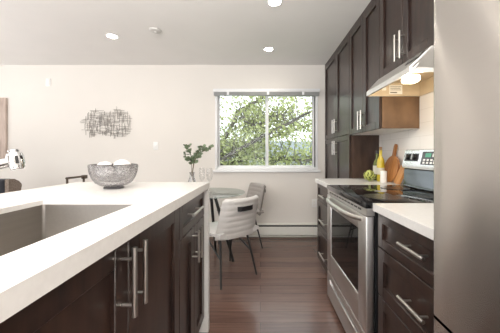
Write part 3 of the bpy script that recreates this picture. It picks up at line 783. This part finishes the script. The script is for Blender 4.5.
obj('outer_wall', MB().lathe([(0.0001, 0.012)] + outp, (bxc, byc, IZ), 48), bsm, bo)
obj('inner_wall', MB().lathe(inp, (bxc, byc, IZ), 48), ism, bo)
obj('rim', MB().lathe([(0.118, 0.1281), (0.111, 0.1305), (0.103, 0.1281)], (bxc, byc, IZ), 48), smoky('smoky_rim', 0.6, (0.7, 0.7, 0.7), (0.10, 0.095, 0.10)), bo)
obj('foot_ring', MB().lathe([(0.0001, 0.0005), (0.050, 0.0005), (0.052, 0.004), (0.042, 0.012), (0.0001, 0.0119)], (bxc, byc, IZ), 40), mat('smoky_foot', (0.11, 0.105, 0.11), 0.2, noise=0.2), bo)
puff = mat('white_cotton', (0.88, 0.87, 0.86), 0.95, noise=0.04, nscale=60, bump=0.3)
balls = [(-0.043, -0.012, 0.101, 0.0435, 'white fluffy ball by the bowl side nearest the faucet'),
         (0.044, 0.002, 0.108, 0.046, 'white fluffy ball highest in the smoky bowl, on the cabinet side'),
         (0.004, -0.056, 0.100, 0.028, 'small white fluffy ball at the front of the smoky bowl'),
         (-0.006, 0.056, 0.106, 0.032, 'white fluffy ball at the back of the smoky bowl')]
for i, (dx_, dy_, dz_, r_, lb) in enumerate(balls):
    o = obj('decorative_ball', MB().sphere((bxc + dx_, byc + dy_, IZ + dz_), r_, 4, bump=0.05, seed=i), puff, base=(bxc + dx_, byc + dy_, IZ + dz_))
    tag(o, lb, 'decorative ball', 'white balls in the smoky bowl')

# ------------------------------------------------------------------ dining table
tx, ty, tr_, tz = -0.555, 2.78, 0.385, 0.75
tb = thing('dining_table', 'round glass dining table on splayed black legs', 'table', (tx, ty, 0))
obj('tabletop', MB().lathe([(0.0001, -0.010), (tr_ - 0.003, -0.010), (tr_, -0.007), (tr_, -0.003), (tr_ - 0.003, 0), (0.0001, 0)], (tx, ty, tz), 64), M['tableglass'], tb)
obj('hub', MB().lathe([(0.0001, -0.022), (0.07, -0.022), (0.07, -0.0105), (0.0001, -0.0105)], (tx, ty, tz), 28), M['blackmetal'], tb)
for a in (-4, 86, 176, 266):
    t = math.radians(a); ux, uy = math.cos(t), math.sin(t)
    obj('leg', MB().tube([(tx + 0.05 * ux, ty + 0.05 * uy, tz - 0.022), (tx + 0.26 * ux, ty + 0.26 * uy, 0.001)], [0.017, 0.014], 14), M['blackmetal'], tb)

# ------------------------------------------------------------------ dining chairs
def chair_build(fm, label):
    t = thing('dining_chair', label, 'chair', (0, 0, 0), 'dining chairs at the glass table')
    # seat: channelled cushion (local +y is the front)
    mb = MB(); NX, NY = 10, 24
    def seat_pt(i, j, top):
        u = i / NX * 2 - 1; v = j / NY
        wv = 0.225 + 0.015 * v
        x = u * wv; y = -0.235 + v * 0.46
        chan = 0.006 * abs(math.sin(v * PI * 5)) ** 0.6
        edge = 1 - max(abs(u) ** 6, max(0, (v - 0.86) / 0.14) ** 2)
        z = (0.440 + 0.028 * edge + chan * edge + 0.03 * abs(u) ** 3 * (1 - v) ) if top else 0.425 + 0.016 * abs(u) ** 4
        return (x, y, z)
    vs = []; fs = []
    for top in (True, False):
        for j in range(NY + 1):
            for i in range(NX + 1): vs.append(seat_pt(i, j, top))
    W = NX + 1; B = W * (NY + 1)
    for j in range(NY):
        for i in range(NX):
            a = j * W + i; fs.append((a, a + 1, a + W + 1, a + W)); fs.append((B + a, B + a + W, B + a + W + 1, B + a + 1))
    for i in range(NX): fs.append((i, B + i, B + i + 1, i + 1)); a = NY * W + i; fs.append((a, a + 1, B + a + 1, B + a))
    for j in range(NY): a = j * W; fs.append((a, a + W, B + a + W, B + a)); a = j * W + NX; fs.append((a, B + a, B + a + W, a + W))
    mb.add(vs, fs, True)
    obj('seat', mb, fm, t)
    # backrest : slightly wrapped, leaning, horizontal channels on both faces
    mb = MB(); NX, NZ = 14, 42
    def back_pt(i, k, front):
        u = i / NX * 2 - 1; v = k / NZ
        half = 0.232 - 0.028 * v - (0.035 * max(0, (v - 0.92) / 0.08) ** 2.5)
        x = u * half
        z = 0.415 + v * 0.362
        wrap = 0.060 * abs(u) ** 2.5
        y = -0.230 - 0.085 * v ** 1.2 + wrap
        chan = 0.0045 * abs(math.sin(v * PI * 7)) ** 0.6
        ed = 1 - max(abs(u) ** 8, max(0, (v - 0.93) / 0.07) ** 2)
        y += (0.018 + chan) * ed + 0.003 if front else -(0.018 + chan) * ed - 0.003
        return (x, y, z)
    vs = []; fs = []
    for fr_ in (True, False):
        for k in range(NZ + 1):
            for i in range(NX + 1): vs.append(back_pt(i, k, fr_))
    W = NX + 1; B = W * (NZ + 1)
    for k in range(NZ):
        for i in range(NX):
            a = k * W + i; fs.append((a, a + 1, a + W + 1, a + W)); fs.append((B + a, B + a + W, B + a + W + 1, B + a + 1))
    for i in range(NX): fs.append((i, B + i, B + i + 1, i + 1)); a = NZ * W + i; fs.append((a, a + 1, B + a + 1, B + a))
    for k in range(NZ): a = k * W; fs.append((a, a + W, B + a + W, B + a)); a = k * W + NX; fs.append((a, B + a, B + a + W, a + W))
    mb.add(vs, fs, True)
    back = obj('backrest', mb, fm, t)
    # grab strap on the rear of the back
    sp = []
    for k in range(11):
        u = k / 10 * 2 - 1
        sp.append((u * 0.085 - 0.015, -0.326 - 0.024 * (1 - u ** 4), 0.690))
    st = MB()
    for k in range(10):
        a, b2 = Vector(sp[k]), Vector(sp[k + 1])
        st.add([a + Vector((0, 0, -0.020)), b2 + Vector((0, 0, -0.020)), b2 + Vector((0, 0, 0.020)), a + Vector((0, 0, 0.020)),
                a + Vector((0, 0.006, -0.020)), b2 + Vector((0, 0.006, -0.020)), b2 + Vector((0, 0.006, 0.020)), a + Vector((0, 0.006, 0.020))],
               [(0, 1, 2, 3), (7, 6, 5, 4), (0, 4, 5, 1), (3, 2, 6, 7)] + ([(0, 3, 7, 4)] if k == 0 else []) + ([(1, 5, 6, 2)] if k == 9 else []))
    so = obj('grab_strap', st, M['black'], back)
    so['label'] = 'black grab strap'
    for sx in (-1, 1):
        obj('leg', MB().tube([(sx * 0.150, -0.13, 0.428), (sx * 0.205, -0.225, 0.001)], [0.0105, 0.0085], 12), M['blackmetal'], t)
        obj('leg', MB().tube([(sx * 0.150, 0.13, 0.428), (sx * 0.205, 0.205, 0.001)], [0.0105, 0.0085], 12), M['blackmetal'], t)
        obj('side_brace', MB().tube([(sx * 0.155, 0.137, 0.39), (sx * 0.176, -0.173, 0.23)], 0.0085, 10), M['blackmetal'], t)
    obj('seat_frame', MB().box(-0.165, 0.165, -0.15, 0.15, 0.414, 0.4245, 0.003), M['blackmetal'], t)
    return t
ch1 = chair_build(M['fabric'], 'pale grey channel-tufted dining chair with its strapped back to the island')
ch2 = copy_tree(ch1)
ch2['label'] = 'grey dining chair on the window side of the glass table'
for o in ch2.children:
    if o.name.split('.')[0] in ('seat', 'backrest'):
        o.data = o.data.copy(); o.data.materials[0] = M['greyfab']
ch1.location = (-0.342, 2.485, 0); ch1.rotation_euler = (0, 0, math.radians(43))
ch2.location = (-0.27, 3.22, 0); ch2.rotation_euler = (0, 0, math.radians(118))

# ------------------------------------------------------------------ vase with eucalyptus, wine glasses
vx, vy = -0.755, 2.80
vz = tz + 0.0005
va = obj('glass_vase', MB().lathe([(0.0001, 0.001), (0.030, 0.001), (0.046, 0.02), (0.052, 0.055), (0.044, 0.11), (0.026, 0.16), (0.022, 0.19), (0.030, 0.215),
                                   (0.028, 0.215), (0.020, 0.19), (0.024, 0.16), (0.042, 0.11), (0.049, 0.055), (0.043, 0.023), (0.0001, 0.006)], (vx, vy, vz), 28),
         clear_glass('vase_glass', (0.86, 0.86, 0.86), 0.08, blend=0.4), base=(vx, vy, vz))
tag(va, 'clear glass vase on the dining table holding leafy stems', 'vase')
eu = thing('eucalyptus_sprig', 'green eucalyptus sprigs rising from the glass vase', 'plant', (vx, vy, vz + 0.01))
lm_ = mat('eucalyptus_leaf', (0.22, 0.28, 0.17), 0.6, color2=(0.12, 0.17, 0.10), nscale=25)
sm_ = mat('eucalyptus_stem', (0.16, 0.13, 0.08), 0.6, noise=0.1)
rnd = random.Random(3)
stems = [[(0.0, 0, 0.012), (0.004, 0.0, 0.20), (0.03, -0.01, 0.34), (0.085, -0.02, 0.42), (0.155, -0.03, 0.46), (0.225, -0.03, 0.49)],
         [(-0.012, 0.008, 0.012), (0.0, 0.006, 0.20), (0.01, 0.03, 0.33), (-0.03, 0.04, 0.42), (-0.08, 0.05, 0.47), (-0.05, 0.05, 0.52)],
         [(0.012, -0.008, 0.012), (0.003, -0.006, 0.20), (0.03, -0.02, 0.33), (0.07, -0.05, 0.43), (0.13, -0.05, 0.50)],
         [(-0.008, -0.010, 0.012), (-0.002, -0.004, 0.20), (0.0, -0.03, 0.34), (-0.035, -0.04, 0.36), (-0.06, -0.05, 0.40)]]
stm = MB(); lfm = MB()
for st in stems:
    P_ = [Vector((vx, vy, vz)) + Vector(p) for p in st]
    stm.tube(P_, [0.004] * 2 + [0.003] * (len(P_) - 2), 8)
    for s_i in range(2, len(P_)):
        a, b2 = P_[s_i - 1], P_[s_i]
        for q in range(4):
            if s_i == 2 and q < 3: continue
            c0 = a.lerp(b2, (q + rnd.random()) / 4)
            for sd_ in (-1, 1):
                d_ = Vector((rnd.uniform(-0.5, 0.5) + 0.4 * sd_, rnd.uniform(-0.8, 0.8), rnd.uniform(-0.2, 0.9))).normalized()
                nrm = d_.cross(Vector((rnd.uniform(-1, 1), rnd.uniform(-1, 1), rnd.uniform(-1, 1)))).normalized()
                side = d_.cross(nrm).normalized()
                ln_ = rnd.uniform(0.038, 0.062); wd_ = ln_ * 0.42
                vs = [c0, c0 + d_ * ln_ * .3 + side * wd_ * .9, c0 + d_ * ln_ * .65 + side * wd_, c0 + d_ * ln_, c0 + d_ * ln_ * .65 - side * wd_, c0 + d_ * ln_ * .3 - side * wd_ * .9, c0 + d_ * ln_ * .5 + nrm * 0.005]
                lfm.add(vs, [(0, 1, 6), (1, 2, 6), (2, 3, 6), (3, 4, 6), (4, 5, 6), (5, 0, 6)], True)
obj('stems', stm, sm_, eu)
obj('leaves', lfm, lm_, eu)
def wine_glass(x, y, label):
    z = vz
    o = thing('wine_glass', label, 'wine glass', (x, y, z), 'wine glasses on the glass table')
    obj('foot', MB().lathe([(0.0001, 0.0005), (0.036, 0.0005), (0.036, 0.002), (0.006, 0.006), (0.0001, 0.0065)], (x, y, z), 28), M['thin_glass'], o)
    obj('stem', MB().lathe([(0.004, 0.0066), (0.0035, 0.05), (0.004, 0.10), (0.008, 0.1095)], (x, y, z), 16), M['thin_glass'], o)
    obj('glass_bowl', MB().lathe([(0.0001, 0.110), (0.016, 0.116), (0.028, 0.14), (0.034, 0.175), (0.033, 0.225), (0.030, 0.262), (0.0292, 0.262), (0.0321, 0.225), (0.0331, 0.175), (0.027, 0.141), (0.0001, 0.113)], (x, y, z), 28), M['thin_glass'], o)
wine_glass(-0.655, 2.84, 'empty wine glass next to the glass vase on the table')
wine_glass(-0.56, 2.79, 'empty wine glass farther from the vase, nearer the window')

# ------------------------------------------------------------------ wire wall art
wa_x, wa_z = -2.175, 1.600
wm = MB(); rnd = random.Random(11)
def inside(u, v):
    e1 = ((u + 0.15) / 0.22) ** 2 + ((v - 0.0) / 0.205) ** 2
    e2 = ((u - 0.16) / 0.19) ** 2 + ((v - 0.01) / 0.215) ** 2
    return min(e1, e2)
segs = []
yw = YB - 0.018
tries = 0
while len(segs) < 250 and tries < 20000:
    tries += 1
    hor = len(segs) % 2 == 0
    u, v = rnd.uniform(-0.36, 0.36), rnd.uniform(-0.23, 0.23)
    L_ = rnd.uniform(0.05, 0.17)
    u = round(u / 0.0125) * 0.0125; v = round(v / 0.0125) * 0.0125
    a, b2 = ((u - L_ / 2, v), (u + L_ / 2, v)) if hor else ((u, v - L_ / 2 * 0.8), (u, v + L_ / 2 * 0.8))
    if inside(u, v) < 0.85 and inside(*a) < 1.2 and inside(*b2) < 1.2:
        segs.append((a, b2, hor))
for i, (a, b2, hor) in enumerate(segs):
    yy = yw + (0.0025 if hor else -0.0025)
    wm.tube([(wa_x + a[0], yy, wa_z + a[1]), (wa_x + b2[0], yy, wa_z + b2[1])], 0.0019, 6)
art = thing('wall_art', 'dark wire grid wall art hanging on the back wall', 'wall art', (wa_x, YB - 0.02, wa_z - 0.2))
obj('wire_grid', wm, mat('aged_wire', (0.17, 0.145, 0.125), 0.45, 0.5, noise=0.2), art, merge=False)
for (dx_, dz_) in ((-0.15, 0.08), (0.15, 0.08)):
    obj('mounting_pin', MB().tube([(wa_x + dx_, yw, wa_z + dz_), (wa_x + dx_, YB - 0.0005, wa_z + dz_)], 0.004, 8), M['bronze'], art)

# ------------------------------------------------------------------ canvas at the far left of the back wall
cv = thing('canvas_picture', 'tall brown canvas picture cut off by the photo edge', 'picture', (-4.05, YB - 0.02, 1.0))
obj('canvas', MB().box(-4.45, -3.600, YB - 0.036, YB - 0.0005, 1.02, 1.965, 0.004), mat('streaked_canvas', (0.60, 0.50, 0.44), 0.8, color2=(0.40, 0.32, 0.275), nscale=5, stretch=(5, 1, 0.8)), cv)

# ------------------------------------------------------------------ living side: sofa, cushion, metal frame chair
ac = thing('armchair', 'armchair with dark navy back and taupe tweed side just past the island', 'armchair', (-2.7, 2.75, 0))
obj('backrest', MB().box(-3.08, -2.436, 2.40, 2.52, 0.12, 0.925, 0.03, 3), M['navy'], ac)
wp = [(2.42, 0.20), (2.42, 0.920), (2.44, 0.926), (2.48, 0.922), (2.525, 0.898), (2.552, 0.868), (2.555, 0.850), (2.545, 0.80), (2.56, 0.20)]
obj('side_wing', MB().prism(wp, 'x', -2.4355, -2.400, False), M['taupe'], ac)
obj('side_wing', MB().prism(wp, 'x', -3.116, -3.0805, False), M['taupe'], ac)
obj('seat', MB().box(-3.07, -2.445, 2.525, 3.10, 0.20, 0.44, 0.04, 3), M['navy'], ac)
for x in (-3.02, -2.48):
    for y in (2.46, 3.02): obj('leg', MB().tube([(x, y, 0.001), (x, y, 0.20)], [0.012, 0.018], 10), M['blackmetal'], ac)
def lounge():
    # open metal frame; the back rail runs along y
    xr, ya, yb_, zt_, r = -2.185, 2.87, 3.14, 0.893, 0.0125
    t = thing('side_chair', 'bronze metal framed side chair showing its top rail above the island', 'chair', (-2.40, 2.97, 0))
    obj('back_frame', MB().tube([(xr, ya, 0.44), (xr, ya, zt_)], r, 10).tube([(xr, ya - 0.012, zt_), (xr, yb_ + 0.012, zt_)], r, 10).tube([(xr, yb_, 0.44), (xr, yb_, zt_)], r, 10), M['bronze'], t)
    obj('back_joint', MB().box(xr - 0.02, xr + 0.03, yb_ - 0.02, yb_ + 0.03, zt_ - 0.03, zt_ + 0.016, 0.006), M['bronze'], t)
    return t, xr, ya, yb_, r
t, xr, ya, yb_, r = lounge()
t.location = (-1.98, 2.97, 0)
for o in t.children: o.location = Vector((-0.42, 0, 0))
obj('seat', MB().box(xr - 0.01, xr + 0.42, ya - 0.03, yb_ + 0.03, 0.40, 0.46, 0.02, 3), M['greyfab'], t)
for x in (xr, xr + 0.39):
    for y in (ya, yb_): obj('leg', MB().tube([(x, y, 0.001), (x, y, 0.405)], r, 10), M['bronze'], t)

# ------------------------------------------------------------------ outside
struct('ground', MB().box(-30, 30, YB + 0.6, 60, -3.7, -3.6), mat('lawn', (0.14, 0.20, 0.07), 0.9, noise=0.3, nscale=2))
def wpx(px, py, Y): return Vector(((px - 260.5) * Y / 254.0, Y, CAM_H - (py - 155.0) * Y / 254.0))
bark = mat('grey_bark', (0.15, 0.135, 0.12), 0.9, color2=(0.07, 0.062, 0.055), nscale=12, stretch=(1, 1, 0.3))
leafm = bpy.data.materials.new('spring_leaves'); leafm.use_nodes = True
nt = leafm.node_tree; N = nt.nodes; L = nt.links
b_ = N['Principled BSDF']; b_.inputs['Roughness'].default_value = 0.6
geo = N.new('ShaderNodeNewGeometry'); rp = N.new('ShaderNodeValToRGB')
rp.color_ramp.elements[0].color = (0.25, 0.30, 0.10, 1); rp.color_ramp.elements[1].color = (0.58, 0.61, 0.32, 1)
L.new(geo.outputs['Random Per Island'], rp.inputs['Fac']); L.new(rp.outputs['Color'], b_.inputs['Base Color'])
trl = N.new('ShaderNodeBsdfTranslucent'); L.new(rp.outputs['Color'], trl.inputs['Color'])
mx = N.new('ShaderNodeMixShader'); mx.inputs['Fac'].default_value = 0.45
L.new(b_.outputs[0], mx.inputs[1]); L.new(trl.outputs[0], mx.inputs[2]); L.new(mx.outputs[0], N['Material Output'].inputs['Surface'])
def leaf(mb, c0, rnd, s):
    d_ = Vector((rnd.gauss(0, 1), rnd.gauss(0, 1), rnd.gauss(-0.2, 1))).normalized()
    nrm = d_.cross(Vector((rnd.gauss(0, 1), rnd.gauss(0, 1), rnd.gauss(0, 1)))).normalized(); side = d_.cross(nrm)
    mb.add([c0, c0 + d_ * s * .5 + side * s * .33, c0 + d_ * s, c0 + d_ * s * .5 - side * s * .33], [(0, 1, 2), (0, 2, 3)])
tree = thing('maple_tree', 'leafy yellow-green tree with grey limbs right outside the window', 'tree', (-1.35, 7.0, -3.6))
rnd = random.Random(21)
limbs = [([(-1.35, 7.0, -3.6), (-1.33, 7.0, -1.0), wpx(217, 176, 7.0), wpx(224, 140, 7.1), wpx(238, 112, 7.3), wpx(262, 98, 7.6), wpx(300, 84, 7.9)], [0.17, 0.13, 0.085, 0.062, 0.055, 0.04, 0.02]),
         ([wpx(214, 184, 7.0), wpx(222, 160, 6.9), wpx(240, 148, 6.7), wpx(262, 137, 6.6), wpx(300, 117, 6.3), wpx(345, 95, 6.0)], [0.085, 0.062, 0.048, 0.042, 0.034, 0.015]),
         ([wpx(214, 188, 7.0), wpx(232, 164, 7.3), wpx(248, 148, 7.5), wpx(270, 138, 7.8), wpx(312, 124, 8.1), wpx(350, 115, 8.5)], [0.085, 0.055, 0.046, 0.042, 0.036, 0.015]),
         ([wpx(232, 163, 7.3), wpx(250, 158, 7.1), wpx(275, 158, 7.0), wpx(300, 160, 6.9), wpx(330, 161, 6.8)], [0.03, 0.028, 0.026, 0.022, 0.012]),
         ([wpx(217, 176, 7.0), wpx(205, 140, 7.2), wpx(200, 100, 7.3), wpx(190, 60, 7.4)], [0.06, 0.05, 0.035, 0.015]),
         ([wpx(240, 112, 7.3), wpx(250, 128, 7.0), wpx(263, 122, 6.8), wpx(285, 112, 6.6)], [0.02, 0.018, 0.016, 0.008])]
for P_, R_l in limbs:
    pp = []; rr = []
    for i in range(len(P_) - 1):
        for q in range(4):
            t = q / 4; a, b2 = Vector(P_[i]), Vector(P_[i + 1])
            jit = 0.0 if (i == 0 and q == 0) else 0.02
            pp.append(a.lerp(b2, t) + Vector((rnd.uniform(-jit, jit), rnd.uniform(-jit, jit), rnd.uniform(-jit, jit)))); rr.append(R_l[i] * (1 - t) + R_l[i + 1] * t)
    pp.append(Vector(P_[-1])); rr.append(R_l[-1])
    obj('trunk' if R_l[0] > 0.15 else 'branch', MB().tube(pp, rr, 8), bark, tree)
tw = MB(); fol = MB()
for i in range(520):
    # twigs start near a limb and carry clusters of leaves
    P_, R_l = limbs[rnd.randrange(len(limbs))]
    k = rnd.randrange(1, len(P_)) - (0 if rnd.random() < .8 else 0)
    a = Vector(P_[k - 1]).lerp(Vector(P_[k]), rnd.random())
    if a.z < 0.2: continue
    ln_ = rnd.uniform(0.25, 0.95)
    d_ = Vector((rnd.gauss(0.35, 0.8), rnd.gauss(0.35, 0.6), rnd.gauss(0.15, 0.7))).normalized()
    mid = a + d_ * ln_ * 0.5 + Vector((0, 0, rnd.uniform(-0.05, 0.08))); e = a + d_ * ln_
    tw.tube([a, mid, e], [0.012, 0.009, 0.004], 5)
    for q in range(rnd.randrange(14, 26)):
        c0 = mid.lerp(e, rnd.random()) + Vector((rnd.gauss(0, 0.13), rnd.gauss(0, 0.13), rnd.gauss(0, 0.12)))
        leaf(fol, c0, rnd, rnd.uniform(0.06, 0.12))
for i in range(3000):
    c0 = Vector((rnd.uniform(-2.0, 2.4), rnd.uniform(7.3, 9.2), 0.2 + 3.4 * rnd.random() ** 0.75))
    leaf(fol, c0, rnd, rnd.uniform(0.05, 0.10))
obj('twigs', tw, bark, tree, merge=False)
obj('foliage', fol, leafm, tree, merge=False)
# neighbour house and far trees
nh = thing('neighbor_house', 'grey house with a pale wall seen through the tree', 'house', (1.0, 18, -3.6))
obj('wall', MB().box(-3.5, 6.5, 18, 24, -3.6, 1.05), mat('grey_siding', (0.46, 0.49, 0.51), 0.8, noise=0.06, nscale=2), nh)
obj('roof', MB().prism([(17.5, 1.05), (24.5, 1.05), (21, 2.3)], 'x', -3.9, 6.9), mat('grey_shingles', (0.22, 0.25, 0.26), 0.9, noise=0.15, nscale=6), nh)
for x in (-1.5, 1.2, 4.0):
    wo = obj('window', MB().box(x - 0.5, x + 0.5, 17.95, 17.999, -0.6, 0.5), M['vinyl'], nh)
    obj('pane', MB().box(x - 0.42, x + 0.42, 17.94, 17.949, -0.52, 0.42), mat('dark_pane', (0.05, 0.06, 0.07), 0.1, noise=0.1), wo)
farleaf = mat('far_leaves', (0.20, 0.28, 0.15), 0.7, noise=0.4, nscale=3)
for i, (x, y, hgt, rad, lb) in enumerate(((-3.2, 15.0, 3.4, 1.5, 'dense green tree outside by the house end behind the grey limbs'), (4.2, 14.0, 4.6, 1.6, 'pale round tree outside in front of the grey house'),
                                          (0.2, 12.5, 3.3, 1.3, 'low green bushy tree outside below the window middle'))):
    t = thing('garden_tree', lb, 'tree', (x, y, -3.6), 'garden trees by the grey house')
    obj('trunk', MB().tube([(x, y, -3.6), (x, y, -3.6 + hgt * 0.7)], [0.12, 0.07], 8), bark, t)
    fm = MB(); rn = random.Random(i)
    for q in range(1500):
        v = Vector((rn.gauss(0, 1), rn.gauss(0, 1), rn.gauss(0, 1))).normalized() * rad * rn.random() ** 0.4
        leaf(fm, Vector((x, y, -3.6 + hgt)) + v, rn, rn.uniform(0.12, 0.22))
    obj('crown', fm, farleaf, t, merge=False)
